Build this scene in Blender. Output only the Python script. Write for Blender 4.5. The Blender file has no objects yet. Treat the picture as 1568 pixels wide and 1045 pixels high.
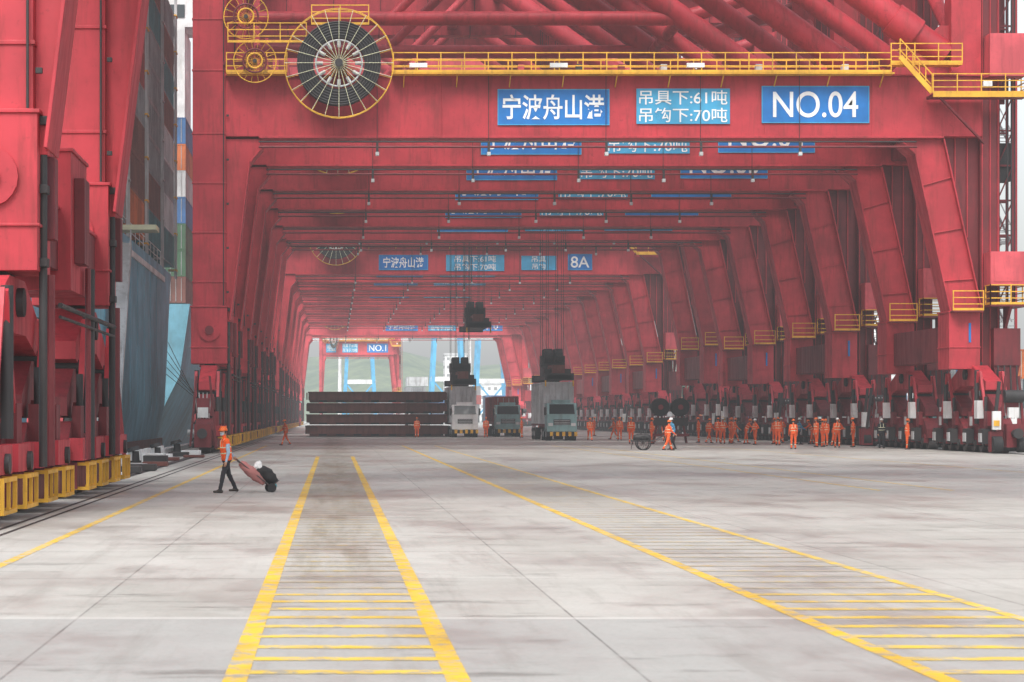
import bpy, math, random
from mathutils import Vector, Matrix, noise
random.seed(7)
sc=bpy.context.scene
COL=sc.collection
# ---------------------------------------------------------------- materials
def new_mat(name):
    m=bpy.data.materials.new(name); m.use_nodes=True
    nt=m.node_tree; b=nt.nodes['Principled BSDF']
    return m,nt,b
def N(nt,t,**k):
    n=nt.nodes.new(t)
    for a,v in k.items(): setattr(n,a,v)
    return n
def mixc(nt,f,a,b,mode='MIX'):
    n=N(nt,'ShaderNodeMix',data_type='RGBA',blend_type=mode)
    for s,v in ((0,f),(6,a),(7,b)):
        if hasattr(v,'is_linked') or hasattr(v,'links'): nt.links.new(v,n.inputs[s])
        else: n.inputs[s].default_value=v if s==0 else (*v[:3],1)
    return n.outputs[2]
def ramp(nt,src,p0,p1,v0=0,v1=1):
    n=N(nt,'ShaderNodeMapRange'); n.clamp=True
    nt.links.new(src,n.inputs[0])
    for i,v in enumerate((p0,p1,v0,v1)): n.inputs[i+1].default_value=v
    return n.outputs[0]
def noise_tex(nt,vec,scale,detail=4,rough=.6,vscale=None):
    if vscale:
        mp=N(nt,'ShaderNodeMapping'); nt.links.new(vec,mp.inputs[0]); mp.inputs[3].default_value=vscale; vec=mp.outputs[0]
    n=N(nt,'ShaderNodeTexNoise'); n.inputs['Scale'].default_value=scale; n.inputs['Detail'].default_value=detail; n.inputs['Roughness'].default_value=rough
    nt.links.new(vec,n.inputs['Vector']); return n.outputs[0]
def paint(name,col,rough=.45,dirt=.5,dirtcol=(.06,.03,.03),streak=True,metal=0):
    m,nt,b=new_mat(name)
    g=N(nt,'ShaderNodeNewGeometry').outputs['Position']
    n1=noise_tex(nt,g,.35,5,.6)
    c=mixc(nt,ramp(nt,n1,.38,.62),[x*.76 for x in col],[min(1,x*1.12+.004) for x in col])
    n2=noise_tex(nt,g,1.6,6,.7,(1.5,1.5,.2) if streak else None)
    c=mixc(nt,ramp(nt,n2,.50,.70,0,dirt),c,dirtcol)
    n3=noise_tex(nt,g,4,5,.7)
    c=mixc(nt,ramp(nt,n3,.60,.68,0,dirt*.8),c,[x*.45 for x in col])
    nt.links.new(c,b.inputs['Base Color'])
    nt.links.new(ramp(nt,n2,.3,.8,rough-.08,rough+.25),b.inputs['Roughness'])
    b.inputs['Metallic'].default_value=metal
    return m
M={}
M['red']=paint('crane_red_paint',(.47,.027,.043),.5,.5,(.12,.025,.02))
M['red2']=paint('crane_red_haze_mid',(.49,.033,.052),.55,.4,(.13,.025,.02))  # crane red lightened with distance haze, for the middle cranes
M['red3']=paint('crane_red_haze_far',(.54,.050,.072),.6,.3,(.14,.03,.03))  # same red with stronger haze put into the colour, for the farthest cranes
M['dred']=paint('crane_red_shadow_side',(.17,.012,.019),.5,.6,(.04,.02,.02))  # crane red darkened as its shadow side; other dark red parts share it
M['pink']=paint('cabinet_pink_red',(.60,.08,.10),.5,.3)
M['dark']=paint('dark_steel',(.03,.028,.03),.6,.3,(.08,.05,.04))
M['black']=paint('rubber_black',(.018,.018,.02),.75,.3,(.06,.06,.055))
M['yel']=paint('safety_yellow',(.80,.43,.03),.5,.45,(.15,.08,.03))
M['grey']=paint('light_grey_steel',(.5,.51,.52),.5,.4,(.12,.1,.08))
M['white']=paint('white_paint',(.75,.76,.76),.5,.35,(.3,.27,.22))
M['blue']=paint('sign_blue',(.004,.17,.52),.45,.12,(.02,.1,.3))
M['lblue']=paint('sign_pale_blue',(.05,.36,.62),.45,.15,(.1,.3,.5))
M['signwhite']=paint('sign_white',(.85,.87,.88),.5,.1,(.6,.6,.6))
M['teal']=paint('hull_teal',(.15,.40,.52),.5,.35,(.12,.2,.22))
M['rust']=paint('rusty_brown',(.15,.045,.035),.7,.55,(.05,.02,.018))
M['wheel']=paint('wheel_steel',(.10,.09,.09),.45,.5,metal=.5)
M['orange']=paint('orange_cloth',(.80,.11,.02),.85,.3,(.35,.06,.02),False)
M['vest']=paint('orange_vest',(.9,.12,.015),.8,.15,(.6,.08,.02),False)
M['helm']=paint('orange_helmet',(.85,.16,.02),.35,.1,(.5,.1,.02),False)
M['helmw']=paint('white_helmet',(.8,.8,.78),.35,.1,(.5,.5,.5),False)
M['refl']=paint('reflective_band',(.72,.72,.5),.5,.2,(.4,.4,.3),False)
M['sleeve']=paint('pale_blue_sleeve',(.32,.45,.58),.85,.3,(.2,.3,.4),False)
M['shirt']=paint('blue_shirt',(.05,.22,.38),.85,.3,(.03,.1,.2),False)
M['trouser']=paint('black_trousers',(.02,.02,.026),.85,.3,(.05,.05,.05),False)
M['shoe']=paint('shoe_leather',(.03,.025,.02),.6,.3,(.08,.06,.05),False)
M['skin']=paint('skin',(.45,.25,.17),.55,.2,(.4,.2,.13),False)
M['hair']=paint('black_hair',(.012,.01,.01),.6,.2,(.02,.02,.02),False)
M['mask']=paint('face_mask',(.45,.6,.68),.8,.1,(.4,.5,.6),False)
M['glass']=paint('dark_glass',(.02,.03,.035),.08,.1)
M['bagp']=paint('sack_dusty_pink',(.42,.17,.16),.85,.7,(.25,.22,.22),False)
M['cyan']=paint('cyan_plastic',(.05,.4,.45),.5,.3)
M['truckteal']=paint('truck_cab_teal',(.26,.44,.45),.4,.4)
# ---------------------------------------------------------------- mesh builder
class MB:
    def __init__(s): s.v=[];s.f=[];s.m=[];s.sm=[];s.mats=[]
    def mi(s,n):
        if n not in s.mats: s.mats.append(n)
        return s.mats.index(n)
    def add(s,vs,fs,mat,smooth=False):
        o=len(s.v); s.v+= [tuple(v) for v in vs]; k=s.mi(mat)
        for f in fs: s.f.append([i+o for i in f]); s.m.append(k); s.sm.append(smooth)
    def box(s,x0,x1,y0,y1,z0,z1,mat):
        if x0>x1:x0,x1=x1,x0
        if y0>y1:y0,y1=y1,y0
        if z0>z1:z0,z1=z1,z0
        s.add([(x0,y0,z0),(x1,y0,z0),(x1,y1,z0),(x0,y1,z0),(x0,y0,z1),(x1,y0,z1),(x1,y1,z1),(x0,y1,z1)],
          [(0,3,2,1),(4,5,6,7),(0,1,5,4),(1,2,6,5),(2,3,7,6),(3,0,4,7)],mat)
    def prism_xz(s,poly,y0,y1,mat):
        n=len(poly)
        s.add([(x,y0,z) for x,z in poly]+[(x,y1,z) for x,z in poly],
          [tuple(range(n)),tuple(range(2*n-1,n-1,-1))]+[(i,i+n,(i+1)%n+n,(i+1)%n) for i in range(n)],mat)
    def prism_yz(s,poly,x0,x1,mat):
        n=len(poly)
        s.add([(x1,y,z) for y,z in poly]+[(x0,y,z) for y,z in poly],
          [tuple(range(n)),tuple(range(2*n-1,n-1,-1))]+[(i,i+n,(i+1)%n+n,(i+1)%n) for i in range(n)],mat)
    def frame(s,p0,p1):
        p0=Vector(p0);p1=Vector(p1);d=(p1-p0)
        if d.length<1e-6:d=Vector((0,0,1e-3))
        d.normalize(); up=Vector((0,0,1)) if abs(d.z)<.95 else Vector((0,1,0))
        a=d.cross(up).normalized(); b=a.cross(d).normalized(); return p0,p1,d,a,b
    def cyl(s,p0,p1,r0,mat,r1=None,n=8,smooth=True):
        r1=r0 if r1 is None else r1
        p0,p1,d,a,b=s.frame(p0,p1); vs=[]
        for p,r in((p0,r0),(p1,r1)):
            for i in range(n):
                t=2*math.pi*i/n; vs.append(p+a*math.cos(t)*r+b*math.sin(t)*r)
        s.add(vs,[(i,(i+1)%n,(i+1)%n+n,i+n) for i in range(n)],mat,smooth)
        s.add(vs,[tuple(range(n-1,-1,-1)),tuple(range(n,2*n))],mat,False)
    def beam(s,p0,p1,w,h,mat):
        p0,p1,d,a,b=s.frame(p0,p1)
        vs=[p+a*x*w/2+b*y*h/2 for p in(p0,p1) for x,y in((-1,-1),(1,-1),(1,1),(-1,1))]
        s.add(vs,[(3,2,1,0),(4,5,6,7),(0,1,5,4),(1,2,6,5),(2,3,7,6),(3,0,4,7)],mat)
    def sphere(s,c,r,mat,n=10,m=6,z0=-1,nz=None):
        c=Vector(c); r=Vector(r) if hasattr(r,'__len__') else Vector((r,r,r)); vs=[];fs=[]
        t0=-math.pi/2 if z0<=-1 else math.asin(z0)
        for j in range(m+1):
            t=t0+(math.pi/2-t0)*j/m
            for i in range(n):
                p=2*math.pi*i/n; q=Vector((math.cos(t)*math.cos(p)*r.x,math.cos(t)*math.sin(p)*r.y,math.sin(t)*r.z))
                if nz: q*=1+nz*noise.noise((c+q)*7)
                vs.append(c+q)
        for j in range(m):
            for i in range(n): fs.append((j*n+i,j*n+(i+1)%n,(j+1)*n+(i+1)%n,(j+1)*n+i))
        if t0>-1.5: fs.append(tuple(range(n-1,-1,-1)))
        s.add(vs,fs,mat,True)
    def ring(s,c,r,t,mat,axis='y',n=32,k=5):
        c=Vector(c); P=[]
        for i in range(n):
            a=2*math.pi*i/n
            P.append(c+(Vector((math.cos(a)*r,0,math.sin(a)*r)) if axis=='y' else Vector((0,math.cos(a)*r,math.sin(a)*r))))
        for i in range(n): s.cyl(P[i],P[(i+1)%n],t,mat,n=k)
    def rail(s,p0,p1,mat='yel',h=1.1,step=1.35,t=.035):
        p0=Vector(p0);p1=Vector(p1);L=(p1-p0).length;k=max(1,round(L/step))
        for z in(h,h*.66,h*.33): s.beam(p0+Vector((0,0,z)),p1+Vector((0,0,z)),t*1.5,t*1.5,mat)
        for i in range(k+1):
            q=p0.lerp(p1,i/k); s.beam(q,q+Vector((0,0,h+t)),t*1.6,t*1.6,mat)
        s.beam(p0+Vector((0,0,.07)),p1+Vector((0,0,.07)),.03,.13,mat)
    def mesh(s,name):
        me=bpy.data.meshes.new(name); me.from_pydata(s.v,[],s.f)
        for n in s.mats: me.materials.append(M[n])
        me.polygons.foreach_set('material_index',s.m); me.polygons.foreach_set('use_smooth',s.sm); me.update(); return me
    def obj(s,name,parent=None,bevel=0):
        return mk(name,s.mesh(name),parent,bevel)
def mk(name,me,parent=None,bevel=0,loc=None):
    o=bpy.data.objects.new(name,me); COL.objects.link(o)
    if parent: o.parent=parent
    if loc: o.location=loc
    if bevel:
        b=o.modifiers.new('bevel','BEVEL'); b.width=bevel; b.segments=2; b.limit_method='ANGLE'
    return o
def empty(name,loc=(0,0,0)):
    e=bpy.data.objects.new(name,None); e.location=loc; COL.objects.link(e); return e
# ---------------------------------------------------------------- crane
LS=14.0
def portal(R,RD):
    mb=MB()
    for y in(0,LS):
        mb.box(-6.1,36.8,y+.1,y+1.7,17.9,21.3,R)
        mb.box(-6.12,36.9,y-.08,y+1.88,21.3,21.38,R)
        mb.box(-4.2,34.6,y-.12,y+1.92,17.78,17.9,R)
        for x in [i*3.05-3 for i in range(13)]:
            if int(x)%2==0: mb.box(x,x+.04,y+.07,y+.1,17.9,21.3,R)
        mb.box(-7.96,-6.1,y,y+1.8,7.2,48,R)
        for z in (9.6,12.4,15.2,18,21.6,24.5,28): mb.box(-8.0,-6.06,y-.04,y+1.84,z,z+.09,R)
        mb.prism_xz([(-6.1,7.4),(-5.85,7.4),(-4.78,16.4),(-4.1,17.2),(-4.1,17.78),(-6.1,17.78)],y+.3,y+1.5,R)
        mb.beam((-5.85,y+.9,7.5),(-4.74,y+.9,16.5),.08,1.9,R)
        mb.beam((-4.76,y+.9,16.4),(-4.0,y+.9,17.3),1.9,.08,R)
        mb.prism_xz([(35.0,7.9),(36.8,7.9),(34.6,17.78),(32.3,17.78),(32.3,17.5),(33.0,16.9)],y+.25,y+1.55,R)
        mb.beam((35.0,y+.9,7.9),(33.0,y+.9,16.9),.08,1.95,R)
        mb.beam((33.0,y+.9,16.9),(32.25,y+.9,17.6),1.95,.08,R)
        mb.beam((36.8,y+.9,7.9),(34.62,y+.9,17.75),.08,1.95,R)
        mb.prism_xz([(36.8,9.2),(36.84,9.2),(36.84,17.9),(34.85,17.9)],y+.95,y+1.25,RD)
        for xx in(35.5,36.2): mb.beam((xx,y+.9,17.9-(xx-34.85)*4.2+0),(xx,y+.9,17.9),.07,.1,R)
        for t in(.2,.5,.8): mb.beam((35-2*t,y+.2,7.9+9*t),(36.8-2.15*t,y+.2,7.9+9.6*t),.1,.05,R)
        mb.box(36.84,37.95,y+.5,y+1.6,4,48,RD)
        for xx in(36.9,37.35,37.8): mb.box(xx,xx+.06,y+.42,y+.5,4,48,R)
        mb.box(35.1,36.8,y+.2,y+1.6,21.4,34,R)
        mb.box(34.85,36.6,y-.25,y+2.05,4.7,7.9,R)
        mb.box(34.8,36.65,y-.3,y+2.1,7.9,7.98,R); mb.box(34.8,36.65,y-.3,y+2.1,5.9,5.96,R)
        mb.box(35.95,36.08,y-.29,y-.25,6.2,7.3,'blue')
        mb.box(-8.05,-6.0,y-.1,y+1.9,5.0,8.2,R); mb.box(-8.1,-5.95,y-.15,y+1.95,8.2,8.28,R); mb.box(-8.1,-5.95,y-.15,y+1.95,5.9,5.96,R)
        mb.cyl((-7,y-.1,6.9),(-7,y-.2,6.9),.62,R,n=20); mb.cyl((-7,y-.2,6.9),(-7,y-.3,6.9),.25,RD,n=14)
        for yy in (y,y+7):
            r_=.8 if yy==y else .62
            mb.cyl((34.9,yy+.9,22.6),(-7,yy+.9,52.8),r_,R,n=16)
        mb.prism_xz([(31.6,21.4),(36.6,21.4),(36.2,24.3),(34.6,24.3)],y+.75,y+1.05,R)
        mb.cyl((33.2,y+.9,23.8),(31.9,y+.9,24.75),.95,R,n=16)
        mb.cyl((-6,y+.9,30),(24.5,y+.9,30),.5,R,n=14)
        mb.cyl((24.5,y+.9,30),(36,y+.9,33.5),.5,R,n=14)
        mb.cyl((4,y+.9,30),(12,y+.9,38),.35,R,n=10)
        mb.box(-8,38,y+.3,y+1.5,46,48.5,R)
        mb.cyl((-4.2,y-.35,17.25),(33,y-.35,17.25),.075,RD,n=6)
        mb.cyl((-4.2,y-.25,17.55),(33,y-.25,17.55),.05,'dark',n=6)
        for x in(2.5,8.8,15.45,20.8,26.4):
            mb.cyl((x,y-.14,22.3),(x,y-.14,17.0),.022,'dark',n=5)
            mb.box(x-.1,x+.1,y-.5,y-.2,16.75,16.95,'grey'); mb.box(x-.07,x+.07,y-.42,y-.28,16.95,17.5,'dark')
        for x in(4.8,12.7,20.4):
            mb.box(x-.5,x+.5,y-.95,y-.7,21.65,21.9,'white')
        for z in(9,11.5,14,16.5,19,22,25): mb.box(-6.04,-5.9,y-.12,y-.02,z,z+.12,'dark')
        mb.cyl((-6.2,y-.1,8.3),(-6.2,y-.1,27),.035,'dark',n=5)
        mb.cyl((-5.95,y+.4,1),(-5.95,y+.4,8.2),.09,'dark',n=8); mb.cyl((-5.95,y+1.4,1),(-5.95,y+1.4,5),.12,'dred',n=8)
        for zz in(5.1,6.6,8.0): mb.box(-6.0,-5.84,y+.2,y+.6,zz,zz+.18,'dark')
        mb.box(-6.0,-5.75,y+.75,y+1.25,5.7,7.4,RD)
    for x0,x1 in((-7.8,-6.3),(35.2,36.65)):
        mb.box(x0,x1,1.8,LS,18.1,21.1,RD if x0>0 else R)
    mb.box(-7.85,-6.35,1.9,LS-.1,5.4,6.8,RD); mb.box(-7.9,-6.3,1.9,LS-.1,6.8,6.88,R)
    mb.box(-7.95,-6.05,6.0,9.2,4.95,8.15,R); mb.box(-8.0,-6.0,5.95,9.25,8.15,8.23,R)
    mb.box(-6.05,-5.8,6.6,7.6,5.6,7.6,RD); mb.cyl((-5.9,8.6,1),(-5.9,8.6,5.6),.12,'dark',n=8); mb.cyl((-5.9,8.2,1),(-5.9,8.2,5.6),.07,'dred',n=8)
    mb.cyl((-5.8,2,4.4),(-5.8,13.5,4.4),.06,'dark',n=6); mb.cyl((-5.8,2,4.15),(-5.8,13.5,4.15),.04,'dark',n=6)
    mb.box(35.3,36.5,2.05,LS-.25,5.2,7.2,RD)
    for x,z in((-6.8,30),(24.5,30),(12,38),(14,37.6),(34,23)): mb.cyl((x,.9,z),(x,LS+.9,z),.42,R,n=12)
    mb.cyl((-7,1,22),(-7,LS,30),.4,R,n=12); mb.cyl((36.2,1,22),(36.2,LS,32),.4,R,n=12)
    for y in(4.2,10.2):
        mb.box(-9,52,y,y+1.4,35.5,38.6,R)
        for x in range(-8,52,4): mb.box(x,x+.08,y-.06,y+1.46,35.5,38.6,RD)
        mb.beam((-9.6,y+.7,38),(-15,y+.7,92),1.4,2.6,R)
    mb.box(18,34,2,14,38.7,44,'pink')
    mb.box(-9,-5,2,14,38.7,42,R)
    for xx in(0,10,40): mb.box(xx,xx+.8,5.6,10.2,36,37,R)
    return mb
def bogies(R,RD):
    mb=MB()
    for xc in(-7,36.6):
        wat=xc<0
        for y in(0,LS):
            yc=y+.9; sd=1 if xc<0 else -1
            mb.box(xc-.3,xc+.3,yc-.6,yc+.6,4.3,5.1,'dark')
            mb.prism_yz([(yc-3.7,3.5),(yc-3.0,3.35),(yc-1.2,3.75),(yc+1.2,3.75),(yc+3.0,3.35),(yc+3.7,3.5),(yc+3.7,3.95),(yc+1.1,4.9),(yc-1.1,4.9),(yc-3.7,3.95)],xc-.45,xc+.45,R)
            mb.cyl((xc-.6,yc,4.4),(xc+.6,yc,4.4),.3,'dark',n=12)
            for q in(-3.1,3.1):
                yq=yc+q
                mb.prism_yz([(yq-2.1,2.05),(yq-1.2,2.0),(yq-.7,2.4),(yq+.7,2.4),(yq+1.2,2.0),(yq+2.1,2.05),(yq+2.1,2.5),(yq+.6,3.25),(yq-.6,3.25),(yq-2.1,2.5)],xc-.4,xc+.4,RD)
                mb.cyl((xc-.55,yq,3.3),(xc+.55,yq,3.3),.2,'dark',n=10)
                for sx in(-.62,.62):
                    mb.cyl((xc+sx,yq+.5,1.6),(xc+sx,yq+.5,4.6),.13,'dark',n=8)
                    mb.beam((xc+sx,yq-1.4,1.7),(xc+sx,yq-.2,4.5),.14,.14,R); mb.beam((xc+sx,yq+1.4,1.7),(xc+sx,yq+.2,4.5),.14,.14,R)
                    mb.cyl((xc+sx,yq-1.2,1.6),(xc+sx,yq-1.2,3.1),.09,'dark',n=8)
                for b in(-1.5,1.5):
                    yb=yq+b
                    mb.prism_yz([(yb-1.3,.7),(yb+1.3,.7),(yb+1.35,1.25),(yb+.5,1.9),(yb-.5,1.9),(yb-1.35,1.25)],xc-.5,xc+.5,RD)
                    mb.cyl((xc-.6,yb,1.65),(xc+.6,yb,1.65),.17,'dark',n=10)
                    for w in(-.7,.7):
                        mb.cyl((xc-.3,yb+w,.42),(xc+.3,yb+w,.42),.4,'wheel',n=16)
                        mb.cyl((xc-.66,yb+w,.52),(xc+.66,yb+w,.52),.2,'dark',n=10)
                        mb.box(xc-.58,xc+.58,yb+w-.3,yb+w+.3,.42,.95,RD)
                    mb.cyl((xc-sd*.55,yb,1.1),(xc-sd*1.0,yb,1.1),.2,'grey',n=10)
                    mb.cyl((xc+sd*.5,yb+.2,1.15),(xc+sd*.95,yb+.2,1.15),.2,'dark',n=10)
                    mb.box(xc+sd*.5,xc+sd*.72,yb-.35,yb+.35,1.5,2.3,'dred')
                    X=xc+sd*.95
                    if wat:
                        for z in(.22,.82):
                            mb.box(X-.04,X+.04,yb-.85,yb+.85,z,z+.08,'yel')
                            for yy in(yb-.85,yb+.77): mb.box(X-.4,X-.04,yy,yy+.08,z,z+.08,'yel')
                        for yy in(yb-.85,yb+.77): mb.box(X-.04,X+.04,yy,yy+.08,.3,.82,'yel')
                        mb.beam((X,yb,.3),(X,yb,.82),.07,.07,'yel')
                        mb.box(xc+.52,xc+.86,yb-1.1,yb+1.1,.95,1.5,R)
                        mb.box(xc+.52,xc+.7,yb-1.0,yb+1.0,.25,.9,'dred')
                    else:
                        mb.box(X-.05,X+.35,yb-.4,yb+.4,.5,1.3,'dark'); mb.box(X-.12,X-.05,yb-.25,yb+.2,.6,1.1,'grey')
                if not wat:
                    mb.box(xc-1.0,xc-.65,yq-.9,yq-.3,1.9,2.9,'white'); mb.box(xc-1.02,xc-.98,yq+.1,yq+.5,1.5,2.0,'grey')
        for ye,s in((-6.1,-1),(LS+7.9,1)):
            mb.box(xc-.45,xc+.45,ye,ye+s*.5,.35,1.6,'dred'); mb.cyl((xc,ye+s*.5,1.1),(xc,ye+s*1.0,1.1),.22,'yel' if wat else 'dark',n=12)
            mb.cyl((xc,ye+s*1.0,1.1),(xc,ye+s*1.12,1.1),.28,'dark',n=12)
            for sx in(-.7,.7): mb.beam((xc+sx,ye,.4),(xc+sx*.5,ye,4.2),.12,.12,RD)
            for i in range(5): mb.beam((xc-.3+i*.15,ye-s*.1,1.9),(xc-.45+i*.22,ye-s*.1,3.3),.05,.05,'grey')
            mb.box(xc-.35,xc+.35,ye-s*.3,ye,2.2,3.0,'dred')
            mb.box(xc-.28,xc+.28,ye+s*.02,ye+s*.3,1.95,2.5,'white')
            if not wat:
                mb.box(xc-1.3,xc-.6,ye,ye+s*.3,.1,1.2,'dred'); mb.cyl((xc-1.2,ye+s*.35,.5),(xc-.7,ye+s*.35,.5),.45,'black',n=16)
                mb.box(xc-1.2,xc-.75,ye+s*.32,ye+s*.5,1.3,2.3,'white'); mb.beam((xc-1,ye,1.2),(xc-.7,ye,3.9),.16,.16,'dark')
                mb.box(xc-1.15,xc-.85,ye+s*.5,ye+s*.56,1.5,1.8,'yel'); mb.cyl((xc-.5,ye+s*.2,3.1),(xc+.5,ye+s*.2,3.1),.35,'dark',n=14)
                mb.cyl((xc+.1,ye+s*.55,.5),(xc+.6,ye+s*.55,.5),.42,'black',n=16)
    for y in(0,LS):
        mb.box(37.4,38.9,y-.2,y+1.6,4.9,7.0,RD); mb.prism_xz([(37.7,3.4),(38.6,3.4),(38.9,4.9),(37.4,4.9)],y-.1,y+1.2,'dred')
        mb.box(37.6,38.7,y-.5,y+1.2,2.6,3.4,'dred')
        for i in range(4): mb.beam((37.6+i*.35,y-.55,2.0),(37.6+i*.35,y-.3,4.9),.07,.07,'dark')
        mb.box(37.5,38.9,y-1,y+1.4,.9,1.9,'dred'); mb.cyl((37.6,y-1.1,.55),(38.7,y-1.1,.55),.5,'black',n=16); mb.cyl((37.6,y+.4,.55),(38.7,y+.4,.55),.5,'black',n=16)
        mb.box(37.9,38.4,y-1.15,y-1.02,1.6,2.5,'white')
        mb.box(36.9,39.2,y-1.2,y+2,8.2,8.3,RD)
        mb.rail((36.9,y-1.2,8.3),(39.2,y-1.2,8.3)); mb.rail((39.2,y-1.2,8.3),(39.2,y+2,8.3)); mb.rail((36.9,y+2,8.3),(39.2,y+2,8.3)); mb.rail((36.9,y-1.2,8.3),(36.9,y-.3,8.3))
        mb.rail((34.9,y-.9,7.98),(36.6,y-.9,7.98)); mb.box(34.9,36.6,y-.95,y-.3,7.9,7.97,RD)
        mb.box(37.0,39.0,y-.9,y+.4,9.4,11.3,'pink'); mb.box(37.2,38.8,y-.93,y-.9,9.6,11.1,'pink')
        mb.prism_yz([(y-1.2,8.2),(y,6.8),(y+.1,6.8),(y+.1,8.2)],38.0,38.15,RD)
    return mb
def walkway(R,RD):
    mb=MB()
    for y in(0,LS):
        mb.box(3.3,31.6,y-.9,y-.08,21.3,21.38,'yel')
        mb.rail((3.4,y-.9,21.38),(31.4,y-.9,21.38)); mb.rail((3.4,y+1.8,21.38),(31.4,y+1.8,21.38))
        mb.rail((-6,y-.9,21.38),(-2.6,y-.9,21.38)); mb.box(-6,-2.6,y-.9,y-.08,21.3,21.37,'yel')
        for x in range(4,32,3): mb.beam((x,y-.85,21.3),(x,y+.1,20.7),.06,.06,'yel')
        mb.rail((31.4,y-.9,21.9),(35.4,y-.9,21.9)); mb.box(31.4,35.4,y-.95,y-.05,21.8,21.88,'yel')
        mb.beam((31.8,y-1.3,22.2),(33.6,y-1.3,20.2),.08,.28,'yel'); mb.beam((31.8,y-1.3,23.2),(33.6,y-1.3,21.2),.06,.06,'yel')
        mb.beam((31.8,y-1.0,22.7),(33.6,y-1.0,20.7),.06,.06,'yel')
        for i in range(6):
            t=i/5; mb.beam((31.8+1.8*t,y-1.3,22.2-2*t),(31.8+1.8*t,y-1.3,23.2-2*t),.05,.05,'yel')
        mb.box(33.6,39.0,y-1.5,y-.1,19.95,20.1,RD); mb.rail((33.6,y-1.5,20.1),(39,y-1.5,20.1)); mb.rail((39,y-1.5,20.1),(39,y+1.5,20.1))
        mb.beam((33.6,y-1.5,20.0),(39,y-1.5,20.0),.07,.2,'yel')
        mb.box(37.0,39.0,y-.8,y+.4,21.2,23.6,'pink'); mb.box(36.4,36.9,y-1.55,y-1.3,20.5,20.8,'white')
        for x in(10.5,13.8,16.2,18.6,24.0,28.9): mb.box(x,x+.35,y+.1,y+.6,21.4,22.0,random.choice(['grey','dark','pink','dred']))
        mb.beam((34,y-1.4,19.9),(36.9,y,17.5),.12,.12,RD)
        mb.box(38.0,38.9,y+2.7,y+2.9,20.1,46,RD)
    return mb
def stairs(R,RD):
    mb=MB()
    X0,X1,Y0,Y1=38.7,40.1,4.5,9.5
    for x in(X0,X1):
        for y in(Y0,Y1): mb.beam((x,y,0.2),(x,y,36),.14,.14,R)
    z=1.0;k=0
    while z<33:
        a,b=(Y0+.6,Y1-.6) if k%2==0 else(Y1-.6,Y0+.6); x=X0+.35 if k%2 else X1-.35
        for q in(-.3,.3):
            mb.beam((x+q,a,z),(x+q,b,z+2.8),.05,.22,'grey'); mb.beam((x+q,a,z+1),(x+q,b,z+3.8),.05,.05,'grey')
        for i in range(12):
            t=i/11; yy=a+(b-a)*t; mb.box(x-.3,x+.3,yy-.12,yy+.12,z+2.8*t,z+2.8*t+.03,'grey')
        z+=2.8;k+=1
        yb=Y1 if b>a else Y0
        mb.box(X0,X1,min(b,yb),max(b,yb)+.01,z-.05,z,'grey'); mb.rail((X0,yb,z),(X1,yb,z),'grey')
    for x,y in((38.1,1.5),(39.0,1.5),(38.1,2.6),(39.0,2.6)): mb.beam((x,y,8.4),(x,y,46),.14,.14,RD)
    for i in range(19):
        zz=8.4+i*2; mb.beam((38.1,1.5,zz),(39,1.5,zz),.1,.1,RD); mb.beam((38.1,1.5,zz),(39,1.5,zz+2),.07,.07,RD); mb.beam((38.1,2.6,zz),(39,2.6,zz),.1,.1,RD)
    mb.box(38.2,38.9,1.6,2.5,15.5,17.7,'dark')
    for i in range(3): mb.cyl((38.3+i*.2,.2,8.4),(38.3+i*.2,.2,46),.04,'dark',n=5)
    return mb
def reels():
    mb=MB()
    c=(.33,-1.2,21.8)
    mb.ring(c,3.05,.03,'yel',n=48); mb.ring((c[0],-1.6,c[2]),3.05,.026,'yel',n=48)
    for i in range(24):
        a=2*math.pi*i/24; u=Vector((math.cos(a),0,math.sin(a)))
        mb.cyl(Vector((c[0],-1.62,c[2]))+u*.2,Vector((c[0],-1.62,c[2]))+u*3.05,.017,'refl',n=4)
        mb.cyl(Vector((c[0],-.75,c[2]))+u*.2,Vector((c[0],-1.2,c[2]))+u*3.05,.014,'yel',n=4)
        a1=a+2*math.pi/24*.97; P=[(c[0]+r*math.cos(t),c[2]+r*math.sin(t)) for r,t in((1.45,a),(2.35,a),(2.35,a1),(1.45,a1))]
        mb.prism_xz(P,-1.5,-.8,'black')
    for r in(1.6,1.75,1.9,2.05,2.2,2.32): mb.ring((c[0],-1.5,c[2]),r,.05,'dark',n=40)
    for i in range(12):
        a=2*math.pi*i/12; mb.cyl((c[0]+.9*math.cos(a),-1.45,c[2]+.9*math.sin(a)),(c[0]+1.25*math.cos(a),-1.45,c[2]+1.25*math.sin(a)),.11,'grey',n=6)
    mb.ring((c[0],-1.45,c[2]),1.3,.06,'grey',n=30)
    mb.cyl((c[0],-1.8,c[2]),(c[0],.1,c[2]),.22,'dark',n=14); mb.box(-.1,.8,-.75,.1,21.4,22.4,'dred')
    for (x,z,r) in((-4.9,24.5,1.25),(-4.4,22.0,1.2)):
        mb.ring((x,-.9,z),r,.035,'yel',n=30); mb.ring((x,-1.1,z),r*.55,.06,'dred',n=24); mb.ring((x,-1.1,z),r*.35,.06,'yel',n=18)
        for i in range(18):
            a=2*math.pi*i/18; mb.cyl((x,-1,z),(x+r*math.cos(a),-.9,z+r*math.sin(a)),.016,'yel',n=4)
        mb.cyl((x,-1.1,z),(x,0,z),.12,'dark',n=10); mb.beam((x,-.3,z),(-6.2,-.1,z),.2,.2,'dred')
    mb.rail((-5.9,-1.2,23.0),(-1.5,-1.2,23.0)); mb.rail((-1.2,-1.2,24.0),(2,-1.2,24.0))
    return mb
SETS={}
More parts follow.
